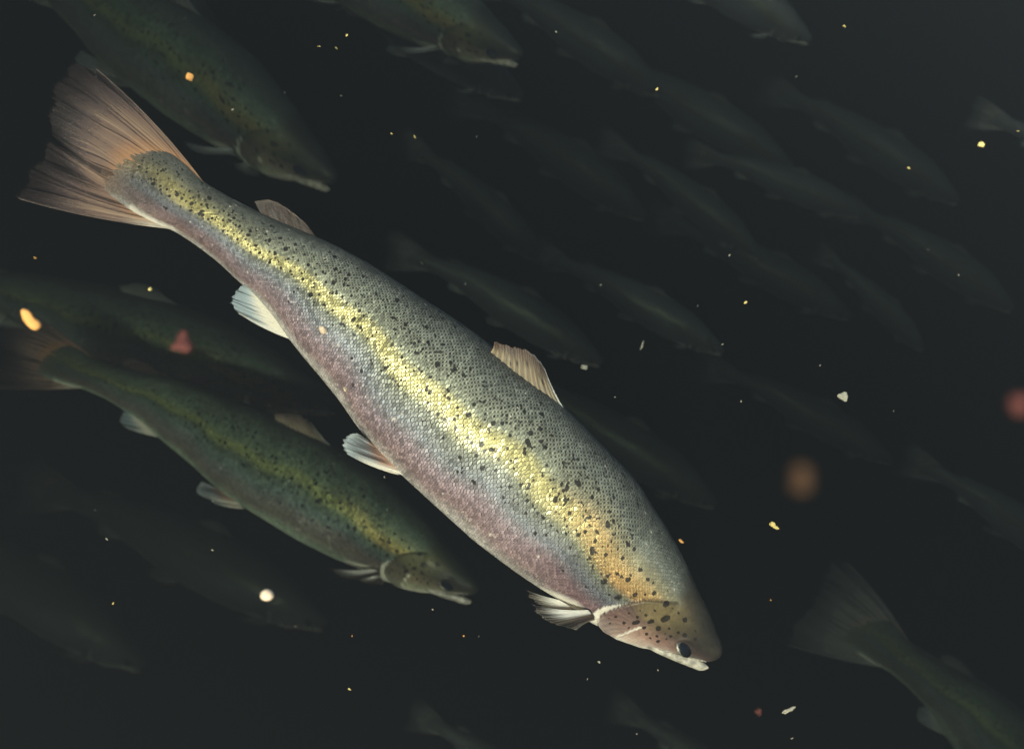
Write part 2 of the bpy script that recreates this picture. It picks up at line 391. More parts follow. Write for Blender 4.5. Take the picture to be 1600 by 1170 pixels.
def make_body(name, nu, nv, bend, seed, K, mat, head_detail=True, narrow=4.0):
    x, t, X, Y, Z = body_grid(nu, nv)
    nh = nv // 2 + 1
    xs, ys, zs = X[:, :nh], Y[:, :nh], Z[:, :nh]
    zv = zs * math.cos(PHI0) + ys * math.sin(PHI0)
    px = P0[0] + xs * AX[0] + zv * NZ[0]; py = P0[1] + xs * AX[1] + zv * NZ[1]
    T = np.degrees(t[:nh])[None].repeat(nu, 0)
    # wavy band limits
    wv = 3.0 * np.sin(xs / 61.0 + 1.0) + 2.2 * np.sin(xs / 23.0) + 1.5 * np.sin(xs / 140.0 + T / 9)
    q = T + wv
    q = q + narrow * np.tanh((q - 84.0) / 10.0)
    def band(cols, stops):
        out = np.zeros(q.shape + (3,))
        for c in range(3): out[..., c] = np.interp(q, stops, [cc[c] for cc in cols])
        return out
    back, shoulder, olive = lin(98, 99, 92), lin(138, 140, 129), lin(168, 168, 146)
    yel, low = lin(202, 188, 128), lin(130, 130, 114)
    blue, pink, rose, belly = lin(150, 152, 157), lin(174, 154, 161), lin(178, 150, 150), lin(226, 218, 210)
    sh = 0.0
    skin = band([back, back, shoulder, olive, yel, yel, low, blue, pink, rose, belly, belly], [0, 20, 42, 68, 80, 87, 99, 114, 129, 146, 164, 180])
    skin_o = band([back, back, shoulder, lin(166, 156, 126), lin(206, 172, 118), lin(196, 156, 104), low, lin(128, 130, 138), lin(150, 120, 124), rose, belly, belly], [0, 22, 44, 60, 72, 86, 97, 112, 129, 145, 162, 180])
    f = sstep(800, 960, xs)[..., None]; skin = skin * (1 - f) + skin_o * f
    skin_t = band([back, back, lin(104, 104, 96), lin(128, 122, 96), lin(150, 138, 86), lin(140, 128, 88), lin(112, 110, 104), lin(110, 112, 120), lin(128, 106, 108), lin(150, 124, 118), belly, belly], [0, 22, 40, 58, 74, 90, 100, 112, 128, 146, 164, 180])
    f = sstep(330, 90, xs)[..., None]; skin = skin * (1 - f) + skin_t * f
    f = sstep(120, 10, xs)[..., None] * 0.65; skin = skin * (1 - f) + lin(98, 96, 92) * f
    f = sstep(40, -20, xs)[..., None] * 0.7; skin = skin * (1 - f) + lin(150, 122, 98) * f
    stripe = sstep(70, 80, q) * sstep(102, 90, q) * sstep(40, 260, xs) * sstep(1000, 930, xs)
    dots = sstep(70, 56, q) * sstep(1010, 960, xs) * sstep(60, 200, xs) * 0.9 + 0.10
    scaly = np.ones_like(px)
    metal = 0.36 * sstep(50, 78, q) * sstep(108, 90, q) + 0.30 * sstep(96, 116, q) * sstep(172, 150, q) + 0.16
    metal = metal * (1 - 0.5 * sstep(160, 40, xs))
    gloss = sstep(60, 78, q) * sstep(120, 95, q)
    # --- head
    ins = pip(px, py, HEADPOLY) & (xs > 880)
    dg = dist_pl(px, py, GILL)
    edge_soft = np.where(ins, sstep(0, 5, dg), 0.0)
    nape = pip(px, py, HEADPOLY) & (xs > 880)
    dn = dist_pl(px, py, HEADPOLY[:4]); hd = np.where(nape, 1.0, 0.0)
    soft = 0.5 + 0.5 * np.where(nape, 1, -1) * np.clip(dn / 16.0, 0, 1)
    hd = np.where((dn < 16) & (xs > 880) & (T < 75), soft * soft * (3 - 2 * soft), hd)
    scaly = scaly * (1 - hd)
    hf = np.clip((zv - np.interp(xs, XG, ZB)) / (np.interp(xs, XG, ZT) - np.interp(xs, XG, ZB) + 1e-6), 0, 1)
    top_c, cheek, oper, low_c = lin(56, 54, 50), lin(116, 102, 74), lin(104, 82, 80), lin(238, 218, 202)
    hcol = np.zeros_like(skin)
    for c in range(3):
        hcol[..., c] = np.interp(hf, [0, .07, .16, .30, .46, .60, .75, 1], [low_c[c], low_c[c] * .95, lin(196, 150, 138)[c], oper[c], cheek[c] * .85, cheek[c], lin(70, 67, 60)[c], top_c[c]])
    d_yel = np.hypot((px - 1010) / 60, (py - 955) / 34)
    w = np.exp(-d_yel ** 2)[..., None] * 0.7; hcol = hcol * (1 - w) + lin(158, 138, 96) * w
    OPZ = hz((470, 350), (540, 400), (560, 470), (640, 520), (700, 560), (600, 590), (450, 700), (300, 700), (225, 600), (210, 530), (240, 470), (330, 400))
    op_in = pip(px, py, OPZ)
    op_w = (sstep(-6, 6, np.where(op_in, 1, -1) * dist_pl(px, py, OPZ + OPZ[:1])) * 0.65)[..., None]; hcol = hcol * (1 - op_w) + lin(112, 88, 92) * op_w
    sn = sstep(1080, 1170, xs)[..., None] * 0.85; hcol = hcol * (1 - sn) + lin(60, 57, 53) * sn
    ang = np.arctan2(py - 968.0, px - 1000.0); rad_ = np.hypot(px - 1000.0, py - 968.0)
    stri = np.sin(ang * 34 + 2.0 * np.sin(rad_ / 9.0)) * sstep(12, 40, rad_) * (px < 1000)
    pk = sstep(0.34, 0.14, hf) * sstep(930, 985, px) * sstep(1075, 1030, px)
    hcol = hcol * (1 - 0.30 * pk[..., None]) + lin(232, 190, 172) * (0.30 * pk[..., None]); hcol = hcol * (0.74 + 0.26 * sstep(0.2, 0.04, hf))[..., None]
    hcol = np.clip(hcol * (1 + 0.16 * stri[..., None] + 0.10 * (np.sin(px / 5.3 + 1.7 * np.sin(py / 7.1)) * np.sin(py / 4.7 + 1.3 * np.sin(px / 8.9)))[..., None]), 0, 1)
    skin = skin * (1 - hd[..., None]) + hcol * hd[..., None]
    metal = metal * (1 - hd) + 0.22 * hd
    stripe = stripe * (1 - hd); dots = dots * (1 - hd); gloss = gloss * (1 - hd)
    white = np.zeros_like(px)
    rim = pip(px, py, RIM); white = np.maximum(white, np.where(rim, 1.0, 0))
    pre = hz((605, 592), (540, 625), (470, 668), (418, 706), (412, 722), (440, 745))
    white = np.maximum(white, 0.95 * sstep(2.3, 0.8, dist_pl(px, py, pre)))
    bran = hz((208, 500), (214, 560), (240, 625), (300, 682), (380, 735), (430, 760))
    white = np.maximum(white, 0.9 * sstep(2.0, 0.8, dist_pl(px, py, bran)))
    thr = hz((430, 765), (520, 815), (640, 858), (760, 900), (900, 945))
    white = np.maximum(white, 0.95 * sstep(11, 3, dist_pl(px, py, thr)) * (py > 985))
    pecb = [(846, 918), (868, 925), (896, 938), (907, 948), (885, 948), (864, 938)]
    white = np.maximum(white, np.where(pip(px, py, pecb), 1.0, 0.85 * sstep(8, 0, dist_pl(px, py, pecb + pecb[:1]))))
    cau = [(206, 326), (222, 338), (246, 350), (272, 361)]
    white = np.maximum(white, 0.85 * sstep(8, 1, dist_pl(px, py, cau)))
    cau2 = [(370, 313), (384, 319), (398, 326)]
    white = np.maximum(white, 0.6 * sstep(6, 1, dist_pl(px, py, cau2)))
    rs = np.random.default_rng(seed + 90)
    scuffs_glints = [(765, 829, 3.2), (772, 833, 2.2), (836, 862, 2.6), (640, 770, 2.4), (693, 768, 2.0), (560, 665, 2.0), (1040, 912, 2.0), (205, 232, 3.0), (663, 655, 1.6), (620, 655, 3.5), (632, 648, 2.5), (722, 700, 2.0)]  # pale scars, and glints on scales painted as white flecks
    scuffs_glints += [(rs.uniform(250, 1000), None, rs.uniform(0.9, 1.6)) for _ in range(70)]  # random glints of loose scales, painted white
    for (sx_, sy_, r0) in scuffs_glints:
        if sy_ is None:
            lx_ = rs.uniform(120, 1000); tt = rs.uniform(18, 150); m = np.interp(lx_, XG, AA) * math.radians(1.0)
            dd_ = np.hypot(xs - lx_, (T - tt) * m * 0.85)
        else: dd_ = np.hypot(px - sx_, (py - sy_) * 1.4)
        white = np.maximum(white, 0.75 * sstep(r0 * 1.3, r0 * 0.4, dd_))
    skin = skin * (1 - white[..., None]) + lin(246, 236, 220) * white[..., None]
    scaly = scaly * (1 - white); metal = metal * (1 - 0.8 * white)
    gl = 0.75 * sstep(2.6, 0.8, np.abs(dist_pl(px, py, GILL[:8]) - 0.5)) * (xs > 900)
    skin = skin * (1 - 0.6 * gl[..., None]) + lin(60, 40, 34) * (0.6 * gl[..., None])
    # --- spots
    spot = np.zeros_like(px)
    for (sx, st, r) in make_spots(seed):
        i0, i1 = np.searchsorted(x, [sx - 3 * r, sx + 3 * r])
        if i1 <= i0: continue
        m = np.interp(sx, XG, AA) * math.radians(1.0)
        dd = np.hypot(xs[i0:i1] - sx, (T[i0:i1] - st) * m * 0.85)
        spot[i0:i1] = np.maximum(spot[i0:i1], sstep(r * 1.45, r * 0.55, dd))
    spot *= (1 - hd)
    if head_detail:
        for (hx, hy, r, ex) in HEAD_SPOTS:
            ddx = (px - hx); ddy = (py - hy)
            a = (ddx * AX[0] - ddy * AX[1] * 0.2) ; 
            u_ = ddx * 0.9 + ddy * -0.43; v_ = ddx * 0.43 + ddy * 0.9
            dd = np.hypot(u_ / ex, v_)
            spot = np.maximum(spot, 0.96 * sstep(r * 1.25, r * 0.62, dd) * (xs > 850))
    spot *= (1 - white)
    # --- forms of the head: raised gill cover, cheek plate, eye socket
    disp = np.zeros_like(px)
    opm = pip(px, py, OPERC) & (xs > 880)
    disp += np.where(opm, 4.2 * np.exp(-dg / 30.0) * sstep(0, 1.6, dg), -1.2 * np.exp(-dg / 5.0) * (xs > 870))
    dpre = dist_pl(px, py, pre); side = (px - 972) * 0.5 + (py - 985) * 0.86
    disp += 1.3 * np.exp(-(dpre / 2.0) ** 2)
    de = np.hypot((px - 1064), (py - 1005) * 1.25)
    disp += 2.2 * np.exp(-((de - 17) / 5.0) ** 2) - 2.0 * np.exp(-(de / 10) ** 2)
    disp += np.where(rim, 1.5, 0)
    disp *= sstep(1204, 1170, xs) * sstep(860, 885, xs)
    # normals of the section (near side)
    ny = np.gradient(Z, axis=1)[:, :nh]; nz = -np.gradient(Y, axis=1)[:, :nh]
    ln = np.hypot(ny, nz) + 1e-9; ny /= ln; nz /= ln
    sgn = np.sign((ny * ys + nz * (zs - np.interp(xs, XG, MID))).sum()); ny *= sgn; nz *= sgn
    def mirror(a): return np.concatenate([a, a[:, nh - 2:0:-1]], 1)
    NYf = np.gradient(np.concatenate([Z, Z[:, :2]], 1), axis=1)[:, :nv]; NZf = -np.gradient(np.concatenate([Y, Y[:, :2]], 1), axis=1)[:, :nv]
    ln = np.hypot(NYf, NZf) + 1e-9; NYf *= sgn / ln; NZf *= sgn / ln
    D = mirror(disp)
    Y = Y + NYf * D; Z = Z + NZf * D
    Y = Y + bend_y(X, bend)
    V = np.stack([X, Y, Z], -1).reshape(-1, 3) * K
    i, j = np.meshgrid(np.arange(nu - 1), np.arange(nv), indexing='ij')
    j2 = (j + 1) % nv
    quads = np.stack([i * nv + j, i * nv + j2, (i + 1) * nv + j2, (i + 1) * nv + j], -1).reshape(-1, 4)
    c0 = len(V); V = np.concatenate([V, V[:nv].mean(0)[None], V[-nv:].mean(0)[None]])
    jj = np.arange(nv); jn = (jj + 1) % nv
    tris = np.concatenate([np.stack([np.full(nv, c0), jn, jj], -1), np.stack([np.full(nv, c0 + 1), (nu - 1) * nv + jj, (nu - 1) * nv + jn], -1)])
    def A(a):
        a = mirror(a); a = a.reshape(nu * nv, -1)
        a = np.concatenate([a, a[:1], a[-1:]])
        return a[:, 0] if a.shape[1] == 1 else a
    U_ = np.interp(xs, XG, UU); V_ = T / 180.0 * 41.0
    attrs = {'skin': A(skin), 'scale_co': A(np.stack([U_, V_, scaly], -1)), 'marks': A(np.stack([spot, stripe, dots], -1)), 'sheen': A(np.stack([metal, gloss, white], -1))}
    return np_mesh(name, V, quads, attrs, (mat,), tris)

# surface of the body under a point of the side view
def on_body(p, side=-1):
    (lx, lz), = loc(p)
    f = lambda a: float(np.interp(lx, XG, a))
    mid, aa, bb, tw = f(MID), f(AA), f(BB), f(TW)
    best = None
    for T in np.linspace(0.02, math.pi - 0.02, 600):
        y = -bb * abs(math.sin(T)) ** 0.92; z = aa * math.cos(T)
        Y = y * math.cos(tw) - z * math.sin(tw); Z = y * math.sin(tw) + z * math.cos(tw) + mid
        zv = Z * math.cos(PHI0) + Y * math.sin(PHI0)
        if best is None or abs(zv - lz) < best[0]:
            ny, nz = -math.sin(T) / max(bb, 1e-3), math.cos(T) / max(aa, 1e-3)
            NY = ny * math.cos(tw) - nz * math.sin(tw); NZ_ = ny * math.sin(tw) + nz * math.cos(tw)
            best = (abs(zv - lz), Vector((lx, Y, Z)), Vector((0.12 if lx > 1000 else 0, NY, NZ_)).normalized(), T)
    pt, n, T = best[1], best[2], best[3]
    if side > 0:   # the same place on the other flank
        y = bb * abs(math.sin(T)) ** 0.92; z = aa * math.cos(T)
        pt = Vector((lx, y * math.cos(tw) - z * math.sin(tw), y * math.sin(tw) + z * math.cos(tw) + mid))
        ny, nz = math.sin(T) / max(bb, 1e-3), math.cos(T) / max(aa, 1e-3)
        n = Vector((0.12 if lx > 1000 else 0, ny * math.cos(tw) - nz * math.sin(tw), ny * math.sin(tw) + nz * math.cos(tw))).normalized()
    return pt, n

def curve(pts, n):
    pts = np.asarray(pts, float)
    if len(pts) == 2:
        u = np.linspace(0, 1, n)[:, None]; return pts[0] * (1 - u) + pts[1] * u
    d = np.concatenate([[0], np.cumsum(np.linalg.norm(np.diff(pts, axis=0), axis=1))]); d /= d[-1]
    P = np.concatenate([[2 * pts[0] - pts[1]], pts, [2 * pts[-1] - pts[-2]]])
    out = []
    for u in np.linspace(0, 1, n):
        i = min(np.searchsorted(d, u, side='right') - 1, len(pts) - 2); i = max(i, 0)
        s = (u - d[i]) / (d[i + 1] - d[i] + 1e-9)
        a, b, c, e_ = P[i], P[i + 1], P[i + 2], P[i + 3]
        out.append(0.5 * (2 * b + (c - a) * s + (2 * a - 5 * b + 4 * c - e_) * s * s + (3 * b - a - 3 * c + e_) * s ** 3))
    return np.array(out)

def make_fin(name, base, tip, K, bend, nk, nr, rays, style, y0=0.0, y1=0.0, ywave=0.0, bulge=(0, 0), thick=3.0, seed=1, sub=6.0, ybase=None, rough_root=None):
    """a fin: rays fan from base to tip; the skin between them is thinner than the rays"""
    r_ = np.random.default_rng(seed)
    B = loc(curve(base, nk)); T_ = loc(curve(tip, nk))
    kk = np.linspace(0, 1, nk); rr = np.linspace(0, 1, nr)
    # ragged outer edge
    rag = 1 + 0.020 * np.sin(kk * 37 + seed) + 0.022 * r_.normal(size=nk) * (np.sin(kk * rays * math.pi) ** 2)
    inner = B - (T_ - B) / (np.linalg.norm(T_ - B, axis=1)[:, None] + 1e-6) * sub
    d = (T_ - inner) * rag[:, None]
    perp = np.stack([-d[:, 1], d[:, 0]], -1); perp /= np.linalg.norm(perp, axis=1)[:, None] + 1e-6
    bl = bulge[0] + (bulge[1] - bulge[0]) * kk
    G = inner[:, None] + d[:, None] * rr[None, :, None] + perp[:, None] * (bl[:, None] * 4 * rr * (1 - rr))[..., None]
    yb = y0 if ybase is None else np.interp(kk, np.linspace(0, 1, len(ybase)), ybase)[:, None]
    Yc = yb + (y1 - y0) * rr[None] ** 1.2 + ywave * np.sin(kk * 9 + 1.3)[:, None] * rr[None] ** 1.5 + 0 * kk[:, None]
    ph = kk[:, None] * rays + 0.10 * np.sin(kk * 23 + seed)[:, None]
    ridge1 = 0.5 + 0.5 * np.cos(2 * math.pi * ph)
    ridge2 = 0.5 + 0.5 * np.cos(4 * math.pi * ph)
    sp = sstep(0.45, 0.75, rr)[None]
    ridge = ridge1 * (1 - sp) + ridge2 * sp
    th = thick * (1 - 0.85 * rr)[None] * (0.35 + 0.65 * ridge) + 0.25
    rayn = np.interp(kk * rays, np.arange(rays + 2), r_.uniform(0, 1, rays + 2))[:, None]
    streak = np.interp(kk, np.linspace(0, 1, rays * 3), r_.uniform(0, 1, rays * 3))[:, None]
    def nz1(nn_): return np.interp(np.clip(kk[:, None] + 0.012 * np.sin(rr[None] * 5 + kk[:, None] * 30 + seed), 0, 1), np.linspace(0, 1, nn_), r_.uniform(0, 1, nn_))
    streak = 0.45 * nz1(rays * 2) + 0.30 * nz1(rays * 5) + 0.35 * nz1(rays * 11)
    streak = streak * (0.82 + 0.30 * np.interp(kk[:, None] * 7 + rr[None] * 3, np.arange(14), r_.uniform(0, 1, 14)))
    if rough_root: th = 0.25 + thick * np.exp(-rr / 0.16)[None] * (0.30 + 1.0 * streak) + 0.9 * (1 - rr)[None] * ridge
    cov, c = style(kk[:, None] + 0 * rr[None], rr[None] + 0 * kk[:, None], ridge, rayn + 0 * rr[None], streak)
    lay = []
    for s_ in (-1, 1):
        Yl = Yc + s_ * th
        lz = G[..., 1]
        Z = (lz - Yl * math.sin(PHI0)) / math.cos(PHI0)
        lay.append(np.stack([G[..., 0], Yl + bend_y(G[..., 0], bend), Z], -1).reshape(-1, 3))
    V = np.concatenate(lay) * K
    n = nk * nr
    i, j = np.meshgrid(np.arange(nk - 1), np.arange(nr - 1), indexing='ij')
    a = (i * nr + j).ravel(); b = a + 1; cc = a + nr + 1; dd = a + nr
    q1 = np.stack([a, b, cc, dd], -1); q2 = np.stack([a + n, dd + n, cc + n, b + n], -1)
    ring = np.concatenate([np.arange(nr), (np.arange(1, nk)) * nr + nr - 1, (nk - 1) * nr + np.arange(nr - 2, -1, -1), np.arange(nk - 2, 0, -1) * nr])
    rn = np.roll(ring, -1)
    q3 = np.stack([ring, ring + n, rn + n, rn], -1)
    cov2 = np.concatenate([cov.ravel()] * 2); c2 = np.concatenate([c.reshape(-1, 3)] * 2)
    return np_mesh(name, V, np.concatenate([q1, q2, q3]), {'fin_cover': cov2, 'fin_col': c2}, (FINMAT[0],))

def mixc(a, b, f): return a * (1 - f[..., None]) + b * f[..., None]
def st_caudal(k, r, ridge, rn, stk):
    c = mixc(np.zeros(k.shape + (3,)) + lin(206, 152, 112), lin(150, 120, 106), sstep(0.14, 0.40, r))
    c = mixc(c, lin(104, 86, 86), sstep(0.42, 0.78, r)); c = mixc(c, lin(66, 54, 54), sstep(0.68, 0.98, r))
    dark = sstep(0.50, 0.72, stk) * sstep(0.08, 0.26, r)
    c = mixc(c, lin(40, 31, 30), dark * 0.70)
    lite = sstep(0.42, 0.26, stk) * sstep(0.95, 0.4, r)
    c = mixc(c, lin(214, 182, 150), lite * 0.55)
    e_ = np.maximum(sstep(0.03, 0.0, k), sstep(0.975, 1.0, k)) * 0.6
    c = mixc(c, lin(150, 132, 122), e_)
    w = sstep(0.90, 0.98, k) * sstep(0.42, 0.18, r); c = mixc(c, lin(236, 224, 206), w * 0.85)
    cov = 0.80 - 0.28 * dark - 0.62 * sstep(0.35, 1.0, r) + 0.08 * ridge
    return np.clip(np.maximum(cov, e_), 0, 1), c
def st_white(k, r, ridge, rn, stk):
    c = mixc(np.zeros(k.shape + (3,)) + lin(250, 242, 224), lin(186, 200, 205), sstep(0.30, 0.72, r))
    c = mixc(c, lin(64, 78, 84), sstep(0.45, 0.8, stk) * sstep(0.30, 0.62, r) * 0.85)
    c = mixc(c, lin(250, 244, 230), sstep(0.22, 0.0, k) * 0.9)
    cov = np.clip(0.97 - 0.62 * sstep(0.45, 1.0, r) * (1 - 0.8 * ridge), 0, 1)
    return cov, c
def st_pelvic(k, r, ridge, rn, stk):
    c = mixc(np.zeros(k.shape + (3,)) + lin(190, 150, 130), lin(170, 178, 180), sstep(0.25, 0.6, r))
    c = mixc(c, lin(60, 46, 40), sstep(0.40, 0.7, stk) * sstep(0.05, 0.3, r) * sstep(1.0, 0.6, r) * 0.85)
    c = mixc(c, lin(250, 242, 226), sstep(0.30, 0.05, k) * sstep(1.0, 0.5, r))
    c = mixc(c, lin(205, 215, 216), sstep(0.82, 1.0, r) * 0.8)
    cov = np.clip(0.95 - 0.55 * sstep(0.5, 1.0, r) * (1 - 0.7 * ridge), 0, 1)
    return cov, c
def st_pect(k, r, ridge, rn, stk):
    c = mixc(np.zeros(k.shape + (3,)) + lin(140, 116, 100), lin(120, 112, 100), r)
    c = mixc(c, lin(40, 32, 28), sstep(0.40, 0.75, stk) * 0.85)
    c = mixc(c, lin(255, 250, 240), sstep(0.55, 0.25, k) * sstep(0.98, 0.45, r))
    c = mixc(c, lin(200, 190, 170), sstep(0.9, 1.0, k) * 0.6)
    cov = np.clip(0.9 - 0.5 * sstep(0.4, 1.0, r) * (1 - ridge), 0, 1)
    return cov, c
def st_dorsal(k, r, ridge, rn, stk):
    c = mixc(np.zeros(k.shape + (3,)) + lin(150, 134, 112), lin(118, 98, 86), sstep(0.3, 0.9, r))
    c = mixc(c, lin(225, 200, 160), (ridge ** 2) * 0.45 * sstep(0.95, 0.4, r))
    c = mixc(c, lin(70, 50, 46), sstep(0.55, 0.85, stk) * sstep(0.3, 0.7, r) * 0.6)
    for (a, b, s_) in ((.62, .45, .02), (.72, .30, .015), (.22, .40, .02), (.26, .52, .012), (.45, .62, .015)):
        c = mixc(c, lin(28, 20, 18), 0.9 * np.exp(-(((k - a) / s_) ** 2 + ((r - b) / 0.10) ** 2)))
    c = mixc(c, lin(228, 232, 226), sstep(0.06, 0.0, k) * 0.9)
    c = mixc(c, lin(205, 205, 198), sstep(0.93, 1.0, r) * sstep(0.5, 0.1, k))
    cov = np.clip(0.95 - 0.35 * sstep(0.5, 1, r) * (1 - ridge), 0, 1)
    return cov, c
def st_adip(k, r, ridge, rn, stk):
    c = mixc(np.zeros(k.shape + (3,)) + lin(92, 78, 70), lin(84, 66, 60), r)
    c = mixc(c, lin(165, 148, 134), sstep(0.82, 1.0, r) * 0.8)
    return np.clip(0.9 - 0.5 * r, 0, 1), c

def tube(rings, name, mat, K, bend, cap=True):
    """skin a list of rings (each an n x 3 array)"""
    n = len(rings[0]); m = len(rings)
    V = np.concatenate(rings); V = V.copy(); V[:, 1] += bend_y(V[:, 0], bend); V *= K
    i, j = np.meshgrid(np.arange(m - 1), np.arange(n), indexing='ij'); j2 = (j + 1) % n
    q = np.stack([i * n + j, i * n + j2, (i + 1) * n + j2, (i + 1) * n + j], -1).reshape(-1, 4)
    c0 = len(V); V = np.concatenate([V, V[:n].mean(0)[None], V[(m - 1) * n:m * n].mean(0)[None]])
    jj = np.arange(n); jn = (jj + 1) % n
    t = np.concatenate([np.stack([np.full(n, c0), jn, jj], -1), np.stack([np.full(n, c0 + 1), (m - 1) * n + jj, (m - 1) * n + jn], -1)])
    return np_mesh(name, V, q, None, (mat,), t)

def make_jaw(K, bend, gape=0.0):
    """lower jaw: a shallow scoop under the mouth line, blunt at the chin"""
    lower = curve([(986, 988), (1002, 1004), (1020, 1017), (1040, 1027), (1066, 1039), (1085, 1047), (1095, 1051), (1102, 1050), (1107, 1045)], 34)
    upper = curve([(994, 980), (1012, 992), (1034, 1003), (1056, 1012), (1076, 1018), (1089, 1024), (1097, 1030), (1103, 1036), (1107, 1042)], 34)
    rings = []
    n = 28
    L, Uq = loc(lower), loc(upper)
    for i in range(34):
        s = i / 33
        dn = gape * sstep(0.15, 1.0, s)
        c = (L[i] + Uq[i]) / 2; h = (Uq[i][1] - L[i][1]) / 2
        hh = max(h, 1.2)
        lx = c[0]
        w = float(np.interp(min(lx, 1200), XG, BB)) * (0.40 + 0.14 * s) * math.sqrt(max(0.02, 1 - max(0, (s - 0.60) / 0.41) ** 2.2))
        tw = float(np.interp(min(lx, 1200), XG, TW)) * 0.9
        a = np.arange(n) / n * 2 * math.pi
        y = -np.sin(a) * w; z = np.cos(a) * hh * np.where(np.cos(a) > 0, 0.8, 1.0)
        Y = y * math.cos(tw) - z * math.sin(tw); Z = y * math.sin(tw) * 0.35 + z * math.cos(tw) + c[1] - dn
        rings.append(np.stack([np.full(n, lx), Y, Z], -1))
    return tube(rings, 'lower_jaw', M_JAW, K, bend)

def make_lip(K, bend, side):
    """maxilla: a flat blade lying on the side of the upper jaw"""
    ctr = curve(hz((790, 846), (870, 858), (970, 888), (1080, 922), (1190, 950), (1300, 972)), 26)
    rings = []
    n = 12
    for i, p in enumerate(ctr):
        s = i / 25
        pt, nn = on_body(p, side)
        tx = Vector((1, 0, 0)); up = nn.cross(tx).normalized()
        if up.z < 0: up = -up
        hw = (4.6 - 2.6 * s) * math.sqrt(max(0.05, 1 - (1 - min(1, s / 0.12)) ** 2)) * (1 if s < 0.9 else max(.3, (1 - s) / 0.1))
        th = 1.5
        ring = []
        for a in np.arange(n) / n * 2 * math.pi:
            v = pt + nn * (1.6 + th * math.sin(a)) + up * (hw * math.cos(a))
            ring.append(v[:])
        rings.append(np.array(ring))
    return tube(rings, 'upper_lip', M_LIP, K, bend)

def dome(pt, nn, radius, height, K, bend, name, mat, sx=1.0, off=(0, 0), inset=1.0, nr=10, na=28):
    tx = (Vector((1, 0, 0)) - nn * nn.x).normalized(); up = nn.cross(tx).normalized()
    if up.z < 0: up = -up
    c = pt + tx * off[0] + up * off[1]
    rings = []
    for i in range(nr):
        a = (i + 0.15) / nr * math.pi * 0.62
        rad = radius * math.sin(a) ; hh = height * math.cos(a) - inset
        rings.append(np.array([(c + tx * (rad * sx * math.cos(b)) + up * (rad * math.sin(b)) + nn * hh)[:] for b in np.arange(na) / na * 2 * math.pi]))
    return tube(rings[::-1], name, mat, K, bend)

K_MAIN = 0.70 / FPX      # metres per unit of the side view for the nearest trout

def fish_meshes(nu, nv, bend, seed, mat, lod=1.0, gape=0.0, full=True):
    K = K_MAIN
    nk = lambda a: max(14, int(a * lod)); 
    ms = {}
    ms['body'] = make_body('trout_body', nu, nv, bend, seed, K, mat, True, 4.0 if mat is M_SKIN else 9.0)
    ms['tail_fin'] = make_fin('tail_fin', [(318, 290), (262, 250), (205, 244), (188, 270), (190, 297), (214, 322), (274, 356)],
                              [(152, 109), (128, 104), (106, 118), (92, 150), (84, 190), (76, 230), (56, 256), (42, 284), (36, 313)], K, bend, nk(300), nk(50), 26, st_caudal, 0, -6, 7.0, (-9, 7), 4.6, seed, 26, None, 'streak')
    ms['dorsal_fin'] = make_fin('dorsal_fin', [(878, 638), (840, 613), (802, 585), (764, 553)], [(848, 578), (836, 564), (818, 552), (796, 546), (770, 539)], K, bend, nk(130), nk(26), 12, st_dorsal, 0, -8, 3.0, (2, -2), 2.0, seed + 1, 3, [on_body(p_)[0].y * 0.9 for p_ in ((876, 636), (840, 613), (802, 585), (764, 553))])
    ms['adipose_fin'] = make_fin('adipose_fin', [(494, 372), (460, 356), (430, 343), (408, 335)], [(481, 354), (456, 333), (426, 316), (399, 318)], K, bend, nk(48), nk(18), 5, st_adip, -1, -6, 0.6, (0, 0), 3.0, seed + 2, 6)
    ms['anal_fin'] = make_fin('anal_fin', [(454, 529), (436, 504), (416, 478), (396, 454)], [(378, 493), (369, 484), (365, 471), (370, 456), (383, 446)], K, bend, nk(110), nk(28), 12, st_white, -2, -9, 2.5, (3, -2), 2.6, seed + 3, 8)
    def sidefin(nm, base, tip, rays, style, fy0, out, wave, bulge, sub, sd, side):
        xs = loc(base)[:, 0]
        yb = [side * fy0 * float(np.interp(v, XG, BB)) for v in xs]
        return make_fin(nm, base, tip, K, bend, nk(90), nk(26), rays, style, 0, side * out, wave, bulge, 2.2, sd, sub, yb)
    for s_ in (-1, 1):
        o = 0 if s_ < 0 else 14
        ms['pelvic_fin%d' % s_] = sidefin('pelvic_fin', [(627 - o, 739), (612 - o, 723), (596 - o, 706), (580 - o, 690)], [(551 - o, 710), (545 - o, 701), (545 - o, 690), (551 - o, 680), (562 - o, 676)], 8, st_pelvic, 0.28, 26, 3, (3, -1), 9, seed + 4, s_)
        ms['pectoral_fin%d' % s_] = sidefin('pectoral_fin', [(906, 945), (911, 953), (917, 964)], [(828, 933), (836, 946), (850, 957), (868, 964), (893, 970)], 10, st_pect, 0.55, 34, 2.5, (4, -2), 9, seed + 5, s_)
    if full:
        ms['lower_jaw'] = make_jaw(K, bend, gape)
        for s_ in (-1, 1):
            ms['upper_lip%d' % s_] = make_lip(K, bend, s_)
            pt, nn = on_body((1063.5, 1004.5), s_)
            nn = (nn * 0.35 + Vector((0.10, s_ * 1.0, 0.80))).normalized()
            ms['eye%d' % s_] = dome(pt, nn, 15.0, 4.8, K, bend, 'eye', M_IRIS, 1.15, (0, 0), 1.6)
            ms['pupil%d' % s_] = dome(pt, nn, 12.0, 3.4, K, bend, 'pupil', M_PUPIL, 1.25, (2.4, -1.8), -0.6)
    return ms

